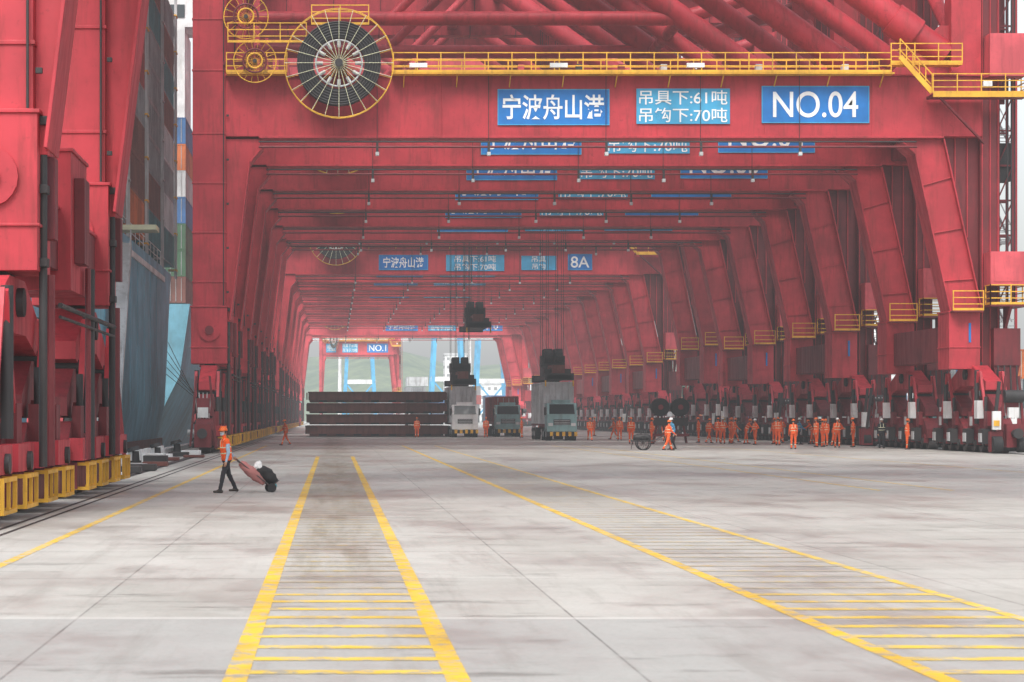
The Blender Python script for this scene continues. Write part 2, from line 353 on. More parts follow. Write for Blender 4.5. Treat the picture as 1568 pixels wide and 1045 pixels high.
for tag,(R,RD) in {'a':('red','dred'),'b':('red2','dred'),'c':('red3','red')}.items():
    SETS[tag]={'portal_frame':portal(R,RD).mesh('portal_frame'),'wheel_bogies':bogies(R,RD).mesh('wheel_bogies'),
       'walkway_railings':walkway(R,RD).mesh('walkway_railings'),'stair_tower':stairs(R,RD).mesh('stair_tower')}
reelmesh=reels().mesh('cable_reels')
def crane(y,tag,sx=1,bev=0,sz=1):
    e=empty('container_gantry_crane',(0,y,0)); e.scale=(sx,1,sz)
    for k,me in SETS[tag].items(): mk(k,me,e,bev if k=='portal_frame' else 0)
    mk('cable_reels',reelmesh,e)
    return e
ZH=1.085
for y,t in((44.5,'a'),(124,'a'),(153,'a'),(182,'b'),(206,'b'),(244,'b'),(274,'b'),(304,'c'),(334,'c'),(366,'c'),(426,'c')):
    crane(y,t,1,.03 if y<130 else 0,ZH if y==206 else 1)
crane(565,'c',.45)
# ---------------------------------------------------------------- signs
def sign(y,x0,x1,z0,z1,lines,mat='blue',pad=.06,font_m='signwhite'):
    mb=MB(); mb.box(0,x1-x0,0,.06,0,z1-z0,mat)
    w=x1-x0;h=z1-z0
    for a,b,c,d in((0,w,0,.05),(0,w,h-.05,h),(0,.05,.05,h-.05),(w-.05,w,.05,h-.05)): mb.box(a,b,-.012,0,c,d,'lblue')
    o=mb.obj('crane_sign'); o.location=(x0,y-.075,z0)
    n=len(lines)
    for i,s in enumerate(lines):
        cu=bpy.data.curves.new('lettering','FONT'); cu.body=s; cu.size=1; cu.extrude=.006; cu.offset=(.016 if n==1 else .006) if ord(s[0])>300 else .008
        cu.materials.append(M[font_m])
        t=bpy.data.objects.new('lettering',cu); COL.objects.link(t); t.parent=o
        bpy.context.view_layer.update()
        bb=[Vector(c) for c in t.bound_box]; bx0=min(c.x for c in bb);bx1=max(c.x for c in bb);by0=min(c.y for c in bb);by1=max(c.y for c in bb)
        hh=h/n; aw=w*(1-2*pad)-.3; ah=hh*.70 if n==1 else hh*.82
        if bx1-bx0<1e-4: continue
        s_x=aw/(bx1-bx0); s_y=ah/(by1-by0)
        if s_x>s_y*1.15: s_x=s_y*1.15
        t.scale=(s_x,s_y,1); t.rotation_euler=(math.pi/2,0,0)
        cx=(bx0+bx1)/2*s_x; cy=(by0+by1)/2*s_y
        t.location=(w/2-cx,-.02,h-(i+.5)*hh-cy)
    return o
P='宁波舟山港'
for y,no in((124,'NO.04'),(138,'NO.04'),(153,'NO.03'),(167,'NO.03'),(182,'NO.02'),(196,'NO.02'),(206,'NO.01'),(220,'NO.01')):
    dz=1.6 if y in(206,220) else 0
    sign(y+.1,9.33,15.67,18.53+dz,20.57+dz,[P],pad=.02); sign(y+.1,17.2,22.5,18.6+dz,20.6+dz,['吊具下:61吨','吊钩下:70吨'],'lblue',.0); sign(y+.1,24.3,30.4,18.65+dz,20.75+dz,[no],pad=.08)
y=244.1
sign(y,5.1,10.6,18.3,20,[P]); sign(y,12.6,19.1,18.2,20,['吊具下:61吨','吊钩下:70吨'],'lblue',0); sign(y,21,24.9,18.3,19.9,['吊具','吊钩'],'lblue',0); sign(y,26.2,28.9,18.3,20.1,['8A'])
for y in (258,274,304): sign(y+.1,5.1,10.6,18.4,20,[P]); sign(y+.1,12.6,19.1,18.4,20,['吊具下:61吨','吊钩下:70吨'],'lblue',0)
y=426.1
sign(y,10.2,16.5,18.6,20.3,[P]); sign(y,18.5,24,18.6,20.3,['吊具下:61吨','吊钩下:70吨'],'lblue',0); sign(y,26,33,18.6,20.3,['NO.10'])
y=565.1
sign(y,-1.8,.8,18.4,20.7,[P],'lblue'); sign(y,2.4,6.4,18.4,20.7,['吊具下:61吨','吊钩下:70吨'],'lblue',0); sign(y,8.8,14.2,18.4,20.7,['NO.1'])
# ---------------------------------------------------------------- ground
def concrete(nt):
    g=N(nt,'ShaderNodeNewGeometry').outputs['Position']
    sp=N(nt,'ShaderNodeSeparateXYZ'); nt.links.new(g,sp.inputs[0])
    def math_(op,a,b=None,c=None):
        n=N(nt,'ShaderNodeMath',operation=op)
        for i,v in enumerate((a,b,c)):
            if v is None: continue
            if hasattr(v,'links'): nt.links.new(v,n.inputs[i])
            else: n.inputs[i].default_value=v
        return n.outputs[0]
    n1=noise_tex(nt,g,.12,6,.6); n2=noise_tex(nt,g,.7,7,.7); n3=noise_tex(nt,g,14,5,.7)
    n4=noise_tex(nt,g,.28,7,.68,(1,.5,1)); n5=noise_tex(nt,g,1.1,5,.7,(2.2,.16,1)); n6=noise_tex(nt,g,.9,7,.75,(.35,1,1))
    c=mixc(nt,ramp(nt,n1,.4,.6),(.38,.378,.350),(.48,.48,.45))
    c=mixc(nt,ramp(nt,n2,.45,.62,0,.5),c,(.53,.53,.50))
    near=ramp(nt,sp.outputs['Y'],22.0,22.08,1,0)
    c=mixc(nt,math_('MULTIPLY',near,.55),c,(.33,.345,.345))
    sx=math_('FLOOR',math_('DIVIDE',math_('ADD',sp.outputs['X'],2.6),5.03)); sy=math_('FLOOR',math_('DIVIDE',sp.outputs['Y'],5.5))
    cb=N(nt,'ShaderNodeCombineXYZ'); nt.links.new(sx,cb.inputs[0]); nt.links.new(sy,cb.inputs[1])
    wn=N(nt,'ShaderNodeTexWhiteNoise',noise_dimensions='2D'); nt.links.new(cb.outputs[0],wn.inputs[0])
    c=mixc(nt,ramp(nt,wn.outputs[0],0,1,0,.30),c,(.29,.285,.26))
    c=mixc(nt,ramp(nt,n4,.53,.66,0,.42),c,(.19,.185,.165))
    far=ramp(nt,sp.outputs['Y'],22,50,.62,.34)
    c=mixc(nt,math_('MULTIPLY',ramp(nt,n6,.56,.65,0,1),far),c,(.12,.117,.105))
    c=mixc(nt,ramp(nt,n5,.52,.66,0,.3),c,(.21,.2,.18))
    c=mixc(nt,ramp(nt,n3,.48,.7,0,.3),c,(.24,.235,.215))
    d1=ramp(nt,math_('ABSOLUTE',math_('SUBTRACT',sp.outputs['X'],.1)),.5,1.0,1,0)
    d2=ramp(nt,sp.outputs['Y'],24,30,0,1)
    c=mixc(nt,math_('MULTIPLY',math_('MULTIPLY',d1,d2),ramp(nt,n5,.4,.6,.2,.6)),c,(.21,.19,.145))
    fx=math_('FRACT',math_('DIVIDE',math_('ADD',sp.outputs['X'],2.6),5.03)); fy=math_('FRACT',math_('DIVIDE',sp.outputs['Y'],5.5))
    j=math_('MAXIMUM',math_('LESS_THAN',fx,.005),math_('LESS_THAN',fy,.009))
    c=mixc(nt,math_('MULTIPLY',j,ramp(nt,n2,.35,.6,.75,.3)),c,(.09,.085,.08))
    c=mixc(nt,math_('MULTIPLY',math_('COMPARE',sp.outputs['Y'],22.15,.13),ramp(nt,n2,.4,.6,.5,.2)),c,(.6,.6,.58))
    rough=ramp(nt,n4,.42,.6,.7,.36)
    return g,c,rough,n2,n3
m,nt,b=new_mat('quay_concrete'); g,c,r,n2,n3=concrete(nt)
nt.links.new(c,b.inputs['Base Color']); nt.links.new(r,b.inputs['Roughness'])
bp=N(nt,'ShaderNodeBump'); bp.inputs['Strength'].default_value=.3; bp.inputs['Distance'].default_value=.01; nt.links.new(n3,bp.inputs['Height']); nt.links.new(bp.outputs[0],b.inputs['Normal'])
M['conc']=m
def line_mat(name,wear,col=(.80,.52,.03)):
    m,nt,b=new_mat(name); g,c,r,n2,n3=concrete(nt)
    w=noise_tex(nt,g,3.0,8,.75)
    y=mixc(nt,ramp(nt,noise_tex(nt,g,1.2,4,.6),.3,.7),col,[x*.8+.02 for x in col])
    y=mixc(nt,ramp(nt,w,wear-.04,wear+.06,0,.9),y,c)
    y=mixc(nt,ramp(nt,n2,.48,.65,0,.4),y,(.25,.17,.05))
    nt.links.new(y,b.inputs['Base Color']); nt.links.new(r,b.inputs['Roughness']); M[name]=m
line_mat('yellow_line_paint',.53); line_mat('hatch_paint',.52,(.80,.56,.06)); line_mat('hatch_worn',.43,(.55,.42,.16))
mb=MB()
ys=[-60,-20,0,20,60,120,250,500,1000,4000]; 
for a,bb in zip(ys[:-1],ys[1:]):
    mb.add([(-9.5,a,0),(3000,a,0),(3000,bb,0),(-9.5,bb,0)],[(0,1,2,3)],'conc')
mb.add([(-9.5,-60,-5),(-9.5,-60,0),(-9.5,4000,0),(-9.5,4000,-5)],[(0,1,2,3)],'conc')
mb.obj('quay_ground')
m,nt,b=new_mat('sea'); b.inputs['Base Color'].default_value=(.05,.07,.06,1); b.inputs['Roughness'].default_value=.15
w=N(nt,'ShaderNodeTexNoise'); w.inputs['Scale'].default_value=600
bp=N(nt,'ShaderNodeBump'); bp.inputs['Strength'].default_value=.4; nt.links.new(w.outputs[0],bp.inputs['Height']); nt.links.new(bp.outputs[0],b.inputs['Normal']); M['sea']=m
mb=MB(); mb.add([(-3000,-60,-3),(-9.5,-60,-3),(-9.5,4000,-3),(-3000,4000,-3)],[(0,1,2,3)],'sea'); mb.obj('sea_water')
def strip(mb,x0,x1,y0,y1,z,mat): mb.add([(x0,y0,z),(x1,y0,z),(x1,y1,z),(x0,y1,z)],[(0,1,2,3)],mat)
mb=MB()
for x,w_ in((-.76,.19),(.97,.19),(4.75,.17),(6.95,.14),(-4.55,.15),(15,.12),(17,.12),(25,.12)):
    strip(mb,x-w_/2,x+w_/2,10 if x<14 else 60,110 if x in(-.76,.97) else 150,.004,'yellow_line_paint' if x<6 else 'hatch_paint')
mb.obj('lane_lines')
mb=MB()
for x0,x1 in((-.665,.875),(4.835,6.875)):
    y=12.6
    while y<95:
        strip(mb,x0,x1,y,y+(.26 if y<30 else .2),.004,'hatch_paint' if y<25 else 'hatch_worn'); y+=.95
mb.obj('hatched_crosswalk_markings')
mb=MB()
for x in(-7,36.6):
    strip(mb,x-.22,x+.22,-20,700,.004,'dark'); mb.box(x-.04,x+.04,-20,700,.005,.03,'wheel')
mb.obj('crane_rail_track')
mb=MB(); strip(mb,-5.75,-5.66,0,300,.004,'dark'); strip(mb,-6.05,-5.95,0,300,.004,'dark'); mb.obj('cable_trench_cover')
mb=MB(); mb.box(-9.45,-9.0,-20,600,.0,.28,'grey'); mb.obj('quay_edge_kerb',bevel=.03)
for i,y in enumerate((72,84,96,108,122,140,160,185,215)):
    mb=MB(); mb.cyl((0,0,0),(0,0,.08),.4,'dark',n=16); mb.cyl((0,0,.08),(0,0,.5),.22,'dark',.18,n=14); mb.cyl((-.05,0,.5),(-.1,0,.68),.34,'dark',.26,n=14)
    mb.obj('mooring_bollard').location=(-8.7,y,0)
mb=MB()
for i,y in enumerate(range(76,116,4)):
    mb.box(-9.9,-9.5,y,y+1.6,-2,.35,'black'); mb.box(-9.0,-8.8,y-.2,y+1.8,.01,.5,'white')
mb.obj('quay_fenders')
mb=MB()
for i in range(12):
    x=-8.3+random.random()*1.6;y=74+i*3.6
    mb.box(x-.5,x+.5,y-.4,y+.4,0.02,.12+.3*random.random(),random.choice(['white','grey','rust','dark']))
mb.obj('dunnage_and_mats',bevel=.02)
# ---------------------------------------------------------------- ships
CC={'cbrown':(.20,.07,.05),'cgrey':(.27,.28,.29),'cblue':(.04,.15,.36),'corange':(.55,.14,.03),'cteal':(.05,.2,.22),'cwhite':(.55,.57,.58),'cred':(.3,.04,.035),'cgreen':(.05,.14,.07)}
for k,v in CC.items():
    M[k]=paint('container_'+k[1:],v,.55,.6,(.07,.05,.04))
ks=list(CC)
def cont(mb,x,y,z,L,mat,W=2.44,H=2.59,ribs=True):
    mb.box(x+.04,x+W-.04,y+.04,y+L-.04,z+.06,z+H-.06,mat)
    for xx in(x,x+W-.12):
        for yy in(y,y+L-.14): mb.box(xx,xx+.12,yy,yy+.14,z,z+H,mat)
    for zz in(z,z+H-.12):
        for xx in(x,x+W-.1): mb.box(xx,xx+.1,y+.14,y+L-.14,zz,zz+.12,mat)
        mb.box(x+.12,x+W-.12,y,y+.1,zz,zz+.12,mat)
    if ribs:
        n=int(L/.55)
        for i in range(n): yy=y+.3+i*.55; mb.box(x+.005,x+W-.005,yy,yy+.2,z+.13,z+H-.13,mat)
    for i in range(4): mb.cyl((x+.4+i*.54,y+.0,z+.15),(x+.4+i*.54,y+.0,z+H-.15),.03,'grey',n=5)
mb=MB()
def halfw(y,z):
    L=181+ (z+3)*.62
    t=max(0,min(1,(L-y)/17)); return 15*(1-(1-t)**2.6)
zl=[-4,0,3,6,9,12,13.4]
ysn=[60+i*6 for i in range(17)]+[160+i*2 for i in range(17)]
cx=-28
vs=[];fs=[]
for j,y in enumerate(ysn):
    for z in zl: vs.append((cx+halfw(y,z)-(.0 if z>0 else .5),y,z))
nz=len(zl)
for j in range(len(ysn)-1):
    for k in range(nz-1): fs.append((j*nz+k,(j+1)*nz+k,(j+1)*nz+k+1,j*nz+k+1))
mb.add(vs,fs,'teal',True)
vs2=[(2*cx-x,y,z) for x,y,z in vs]; mb.add(vs2,[tuple(reversed(f)) for f in fs],'teal',True)
mb.add([(-43,60,-4),(-13,60,-4),(-13,60,13.4),(-43,60,13.4)],[(0,1,2,3)],'teal')
dk=[];
for j,y in enumerate(ysn): dk+= [(cx+halfw(y,12.9),y,12.9),(cx-halfw(y,12.9),y,12.9)]
mb.add(dk,[(2*j,2*j+2,2*j+3,2*j+1) for j in range(len(ysn)-1)],'rust')
ship=empty('container_ship'); mb.obj('hull',ship)
mb=MB()
for j in range(20):
    y=62+j*5.2
    if y<168: mb.box(-13.0,-12.97,y,y+.08,2.4,12.2,'teal')
mb.box(-13.0,-12.9,60,168,12.3,12.7,'white'); mb.box(-13,-12.94,60,166,-3,.4,'rust')
for y in range(64,168,3): mb.beam((-13.1,y,13.4),(-13.1,y,14.5),.05,.05,'white')
for zz in(13.9,14.5): mb.beam((-13.1,62,zz),(-13.1,168,zz),.05,.05,'white')
mb.beam((-11.9,118,2.4),(-12.5,131,12.2),.9,.5,'grey'); mb.beam((-11.5,118,3.4),(-12.1,131,13.2),.06,.06,'grey'); mb.beam((-12.3,118,3.4),(-12.9,131,13.2),.06,.06,'grey')
for i in range(14):
    t=i/13; mb.beam((-11.5-.6*t,118+13*t,2.4+9.8*t),(-11.5-.6*t,118+13*t,3.4+9.8*t),.05,.05,'grey')
mb.box(-13.3,-10.6,131,133.5,13.2,13.5,'refl')
mb.obj('deck_fittings_and_gangway',ship)
mb=MB()
for i in range(5): mb.cyl((-13.9-i*.3,182,8.5-i*.5),(-8.7,160+i*10,.55),.028,'black',n=5)
mb.obj('mooring_ropes',ship)
mb=MB(); y=70; bay=0
while y<172:
    tiers=10 if y<160 else 8
    for t in range(tiers):
        for r in range(3):
            cont(mb,-15.55-r*2.5,y,14.2+t*2.62,12.19,random.choice(['cbrown','cbrown','cgrey','cgrey','cblue','corange','cred','cwhite','cteal']))
    for zz in range(14,40,3): mb.box(-13.6,-12.9,y+12.25,y+13.6,zz,zz+.12,'yel' if bay%2 else 'grey'); 
    for yy in(y+12.3,y+13.5): mb.box(-13.1,-12.95,yy,yy+.15,13.4,38,'grey')
    y+=14; bay+=1
mb.obj('deck_containers',ship)
e=empty('moored_ship'); mb=MB(); mb.box(-40,-16,236,246,13,44,'white')
for z in range(16,44,3): mb.box(-39,-17,235.9,236,z,z+1.1,'glass')
mb.box(-46,-15,236,243,44,47,'white'); mb.box(-45,-16,235.9,236,45,46.4,'glass')
mb.box(-30,-26,240,243,47,56,'white')
mb.prism_xz([(-38,-4),(-20,-4),(-15,6),(-14,13),(-44,13),(-42,6)],214,330,'teal')
mb.obj('hull_and_superstructure',e)
mb=MB()
for t in range(7):
    for r in range(5): cont(mb,-17-r*2.5,216,13.2+t*2.62,12.19,random.choice(ks),ribs=False)
mb.obj('deck_containers',e)
# ---------------------------------------------------------------- trucks
def truck(name,x,y,cab,contmat,H=2.59):
    e=empty(name,(x,y,0)); mb=MB(); W=2.5
    for i in range(10): mb.box(i*.25,(i+1)*.25,-.06,.12,.38,.72,'yel' if i%2 else 'black')
    mb.box(0.02,W-.02,.12,2.2,.75,1.15,cab)
    mb.prism_yz([(.12,1.15),(2.2,1.15),(2.2,3.1),(.55,3.1),(.15,2.2)],.03,W-.03,cab)
    mb.add([(.2,.125,2.2),(W-.2,.125,2.2),(W-.25,.50,3.0),(.25,.50,3.0)],[(0,1,2,3)],'glass')
    mb.prism_yz([(.4,2.15),(1.4,2.15),(1.4,2.9),(.7,2.9)],.018,W-.018,'glass')
    mb.box(.55,1.95,.09,.12,1.3,1.75,'dark')
    for i in range(3): mb.box(.6,1.9,.07,.09,1.35+i*.14,1.4+i*.14,'grey')
    for xx in(.12,W-.5): mb.box(xx,xx+.38,.08,.12,1.2,1.45,'white')
    for xx in(-.22,W+.05): mb.box(xx,xx+.17,.2,.3,2.1,2.75,'dark')
    mb.box(.5,2.0,.6,1.6,3.1,3.35,cab)
    mb.obj('cab',e,.03)
    mb=MB()
    mb.box(.7,.95,.3,14.5,.85,1.2,'dred'); mb.box(W-.95,W-.7,.3,14.5,.85,1.2,'dred')
    mb.box(.05,W-.05,2.4,14.6,1.2,1.36,'dred')
    for yy in(1.1,3.4,4.6,11.2,12.5,13.8):
        for xx in(.02,W-.52):
            mb.cyl((xx,yy,.52),(xx+.5,yy,.52),.52,'black',n=20); mb.cyl((xx-.01,yy,.52),(xx+.51,yy,.52),.25,'grey',n=12)
        mb.cyl((.5,yy,.52),(W-.5,yy,.52),.1,'dark',n=8)
    mb.obj('chassis',e)
    mb=MB(); cont(mb,.03,2.42,1.37,12.19,contmat,H=H)
    mb.obj('container',e)
    return e
def spreader(x,y,z,cable=True):
    e=empty('container_spreader',(x,y,z)); mb=MB()
    mb.box(.2,2.24,0,12.1,.1,.45,'dark'); mb.box(0,2.44,0,.35,0,.6,'dark'); mb.box(0,2.44,11.8,12.1,0,.6,'dark')
    mb.box(.3,2.14,4.5,7.5,.45,1.3,'dark'); mb.box(.1,2.34,1.5,3.5,.45,1.0,'dark')
    for xx in(.45,1.35): 
        mb.cyl((xx,5.15,2.2),(xx+.65,5.15,2.2),.6,'black',n=20); mb.cyl((xx,6.85,2.2),(xx+.65,6.85,2.2),.6,'black',n=20)
    mb.box(.2,2.24,5.2,6.8,1.3,2.2,'dark'); mb.box(.7,1.7,0.1,4.5,.45,1.3,'rust')
    for sx in(0,2.3):
        mb.beam((sx+.07,.1,0),(sx+.07,.1,-.5),.12,.2,'yel')
    if cable:
        for xx in(.3,.8,1.6,2.1):
            for yy in(5.1,6.9): mb.cyl((xx,yy,2),(xx,yy,36-z),.02,'dark',n=4)
    mb.obj('frame_and_headblock',e)
truck('container_truck',11.25,207,'white','cwhite',3.5); spreader(11.27,209.4,5.0)
truck('container_truck',17.6,180,'truckteal','cwhite',3.5); spreader(17.65,182.4,5.0)
truck('container_truck',15.8,213,'truckteal','cred'); 
truck('container_truck',22.8,300,'truckteal','cblue'); truck('container_truck',8.8,255,'white','cgrey')
spreader(12.9,212,10.6)
mb=MB()
for i in range(4):
    z=.1+i*1.1
    mb.box(-2.7+.1*i,11.2-.07*i,213,225,z+.18,z+.98,'rust')
    mb.box(-2.75+.1*i,11.25-.07*i,212.9,213,z+.9,z+1.0,'rust'); 
    for k in range(15): x=-2.6+k*.97; mb.box(x,x+.12,212.85,213,z+.2,z+.9,'rust')
    for k in range(8): x=-2.3+k*1.7; mb.box(x,x+.9,213.1,224.8,z,z+.18,'rust')
    mb.box(-2.2,10.8,214,224.6,z,z+.18,'dark')
mb.obj('hatch_cover_stack')
# ---------------------------------------------------------------- background
def build(name,x,y,w,d,h,floors,mat='white'):
    mb=MB(); mb.box(x,x+w,y,y+d,0,h,mat); mb.box(x-.3,x+w+.3,y-.3,y+d+.3,h,h+.8,'grey')
    fh=h/floors
    for f in range(floors):
        n=max(2,int(w/3))
        for i in range(n):
            xx=x+.8+i*(w-1.6)/n; mb.box(xx,xx+(w-1.6)/n*.45,y-.08,y,f*fh+fh*.4,f*fh+fh*.72,'cgrey')
        m2=max(2,int(d/4))
        for i in range(m2):
            yy=y+.8+i*(d-1.6)/m2; mb.box(x-.08,x,yy,yy+(d-1.6)/m2*.5,f*fh+fh*.4,f*fh+fh*.72,'cgrey')
    mb.obj(name)
build('port_building',60,980,30,20,16,4); build('port_building',18,1000,22,20,12,3,'grey'); build('port_building',46,900,9,12,27,8)
build('warehouse',85,520,60,60,12,3); build('control_tower',104,560,12,14,40,10); build('office_building',150,700,40,30,34,9)
m,nt,b=new_mat('hill_vegetation'); g=N(nt,'ShaderNodeNewGeometry').outputs['Position']
c=mixc(nt,ramp(nt,noise_tex(nt,g,.03,6,.7),.4,.6),(.04,.09,.04),(.15,.20,.10)); c=mixc(nt,ramp(nt,noise_tex(nt,g,.2,4,.7),.4,.7),c,(.08,.12,.08)); nt.links.new(c,b.inputs['Base Color']); b.inputs['Roughness'].default_value=.9; M['hill']=m
mb=MB(); vs=[];fs=[];nx=110;ny=14
for j in range(ny):
    for i in range(nx):
        x=-500+i*22;y=1300+j*40;h=(40+26*noise.noise(Vector((x*.012,0,3)))+10*noise.noise(Vector((x*.03,y*.02,1)))+5*noise.noise(Vector((x*.15,y*.1,5))))*math.sin(math.pi*j/(ny-1)*.9)
        vs.append((x,y,h-1))
for j in range(ny-1):
    for i in range(nx-1): fs.append((j*nx+i,j*nx+i+1,(j+1)*nx+i+1,(j+1)*nx+i))
mb.add(vs,fs,'hill',True); mb.obj('hills')
mb=MB()
for i in range(9):
    for r in range(2):
        for q in(118,132):
            for t in range(random.randint(1,3)): cont(mb,60+r*2.7,q+i*30,.1+t*2.6,12.19,random.choice(ks),ribs=False)
for i in range(7):
    for t in range(random.randint(2,5)): cont(mb,6+i*7.5,620+random.random()*30,.1+t*2.6,12.19,random.choice(['cblue','cwhite','cgrey','cred','cblue']),W=6,ribs=False)
mb.obj('yard_container_stacks')
for x,y in((34,760),(52,800),(4,820)):
    mb=MB()
    for a in(0,12):
        for yy in (0,14):
            mb.beam((x+a,y+yy,0),(x+a+(1.5 if a==0 else -1.5),y+yy,30),1.3,1.3,'lblue')
    mb.box(x,x+12,y-.6,y+.6,14,15.6,'white'); mb.box(x-12,x+24,y-.8,y+.8,30,32,'white'); mb.beam((x+3,y,32),(x+7,y,50),.8,.8,'white'); mb.beam((x+7,y,50),(x-11,y,32),.3,.3,'white'); mb.box(x+7,x+13,y-2,y+2,32,36,'lblue')
    mb.beam((x+1,y,2),(x+11,y,14),.6,.6,'lblue'); mb.beam((x+11,y,2),(x+1,y,14),.6,.6,'lblue')
    mb.obj('distant_quay_crane')
for x,y in((2,640),(40,640),(50,330),(60,200)):
    mb=MB(); mb.cyl((x,y,0),(x,y,34),.7,'white',.3,n=12); mb.ring((x,y,33),1.2,.12,'white',axis='x',n=12)
    for k in range(6): a=k*math.pi/3; mb.box(x+1.4*math.cos(a)-.3,x+1.4*math.cos(a)+.3,y+1.4*math.sin(a)-.2,y+1.4*math.sin(a)+.2,32.6,33.2,'grey'); mb.beam((x,y,33),(x+1.4*math.cos(a),y+1.4*math.sin(a),33),.08,.08,'grey')
    mb.obj('high_mast_light')
# ---------------------------------------------------------------- people
def limb(mb,p0,p1,r0,r1):
    mb.cyl(p0,p1,r0,'skin',r1,n=12); mb.sphere(p0,r0,'skin',12,8); mb.sphere(p1,r1,'skin',12,8)
def dirv(pitch,side=0):
    p=math.radians(pitch); s=math.radians(side)
    return Vector((math.sin(p)*math.cos(s),math.sin(s),-math.cos(p)*math.cos(s)))
def person_mesh(name,legs,arms,lean,scheme,helm,headturn=0,female=False):
    mb=MB(); seg=[]
    def leg(side,th,kn):
        h=Vector((0,side*.095,0)); k=h+dirv(th,side*2)*.43; a=k+dirv(th-kn,0)*.42; return h,k,a
    LL=[leg(s,*l) for s,l in zip((1,-1),legs)]
    low=min(a.z for _,_,a in LL); base=.085-low
    LL=[[p+Vector((0,0,base)) for p in l] for l in LL]
    pel=Vector((0,0,base+.03)); L=math.radians(lean)
    def up(d,y=0,f=0): return pel+Vector((math.sin(L)*d+math.cos(L)*f,y,math.cos(L)*d-math.sin(L)*f))
    sw=.175 if female else .19
    for (h,k,a) in LL:
        limb(mb,h,k,.098,.066); limb(mb,k,a,.066,.048); seg+= [(h,k,'leg',.08),(k,a,'calf',.05)]
        toe=a+Vector((.17,0,-.045)); heel=a+Vector((-.05,0,-.045))
        limb(mb,heel,toe,.042,.034); limb(mb,a,a+Vector((.06,0,-.03)),.048,.042); seg.append((heel,toe,'shoe',.05))
    limb(mb,pel+Vector((0,.075,-.02)),pel+Vector((0,-.075,-.02)),.12,.12); seg.append((pel+Vector((0,.06,-.06)),pel+Vector((0,-.06,-.06)),'leg',.1))
    for y in(-.06,.06):
        limb(mb,up(.0,y),up(.25,y*1.3),.122,.127); limb(mb,up(.25,y*1.3),up(.42,y*1.6),.127,.1)
    limb(mb,up(.45,sw-.03),up(.45,-sw+.03),.075,.075)
    seg+= [(up(-.02,.06),up(.48,.07),'torso',.14),(up(-.02,-.06),up(.48,-.07),'torso',.14),(up(.44,-.16),up(.44,.16),'torso',.09)]
    limb(mb,up(.44),up(.60),.06,.052); seg.append((up(.545),up(.60),'head',.05))
    hc=up(.70,0,.015)
    mb.sphere(hc,(.095,.078,.118),'skin',16,12); mb.sphere(hc+Vector((.035,0,-.06)),(.055,.05,.055),'skin',12,8)
    ht=math.radians(headturn); fw=Vector((math.cos(ht),math.sin(ht),0)); sdv=Vector((-math.sin(ht),math.cos(ht),0))
    limb(mb,hc+fw*.085+Vector((0,0,.01)),hc+fw*.108+Vector((0,0,-.022)),.012,.016)
    for s in(-1,1): mb.sphere(hc+sdv*s*.08+Vector((0,0,-.01)),(.02,.014,.032),'skin',8,6)
    seg.append((hc,hc,'head',.1))
    hands=[]
    for s,(pt,sdw,el,elp) in zip((1,-1),arms):
        sh=up(.44,s*sw); e=sh+dirv(pt,s*sdw)*.29; w=e+dirv(pt+el,s*elp)*.25
        limb(mb,sh,e,.066,.05); limb(mb,e,w,.05,.036); seg+= [(sh.lerp(e,.25),e,'arm',.05),(e,w,'arm',.04)]
        d=(w-e).normalized(); pm=w+d*.075; limb(mb,w,pm,.030,.034); seg.append((w+d*.03,pm,'hand',.035)); hands.append((w,pm,d,s))
    me=mb.mesh('tmp'); o=mk('tmp',me); r=o.modifiers.new('r','REMESH'); r.mode='VOXEL'; r.voxel_size=.013
    sm=o.modifiers.new('s','SMOOTH'); sm.factor=.6; sm.iterations=4
    dg=bpy.context.evaluated_depsgraph_get(); ev=o.evaluated_get(dg); rm=ev.to_mesh()
    V=[v.co.copy() for v in rm.vertices]; NV=[v.normal.copy() for v in rm.vertices]; F=[tuple(p.vertices) for p in rm.polygons]
    ev.to_mesh_clear(); bpy.data.objects.remove(o)
    out=MB()
    def lab(c):
        best=None;bd=9
        for a,b_,l,rr in seg:
            ab=b_-a; t=0 if ab.length_squared<1e-9 else max(0,min(1,(c-a).dot(ab)/ab.length_squared))
            d=(c-(a+ab*t)).length-rr
            if d<bd: bd=d;best=l
        return best
    out.v=[tuple(v+n*(.012*noise.noise(Vector((v.x*9,v.y*9,v.z*16))) if v.z<hc.z-.15 and v.z>.12 else 0)) for v,n in zip(V,NV)]
    for f in F:
        c=sum((V[i] for i in f),Vector())/len(f); l=lab(c)
        if l=='head':
            q=c-hc; fx=q.dot(fw)
            if q.z>-.045 and fx<.02: mat='hair'
            elif fx>.035 and -.10<q.z<-.012 and scheme.get('mask'): mat='mask'
            elif fx>.06 and .008<q.z<.026 and .015<abs(q.dot(sdv))<.05: mat='hair'
            elif fx>.05 and -.062<q.z<-.05 and abs(q.dot(sdv))<.025: mat='bagp'
            else: mat='skin'
        elif l=='torso':
            d=(c-pel).dot(Vector((math.sin(L),0,math.cos(L)))); mat=scheme['torso']
            if .12<d<.15 or .28<d<.305: mat='refl'
            if .3<d<.52 and .075<abs(c.y)<.10: mat='refl'
            if d<.0: mat=scheme['leg'] if not scheme.get('mask') or d<-.06 else scheme['torso']
        elif l=='calf':
            mat=scheme['leg']
            if scheme.get('band') and .26+0<c.z<.31: mat='refl'
        else: mat={'leg':scheme['leg'],'shoe':'shoe','arm':scheme['arm'],'hand':'skin'}[l]
        out.f.append(list(f)); out.m.append(out.mi(mat)); out.sm.append(True)
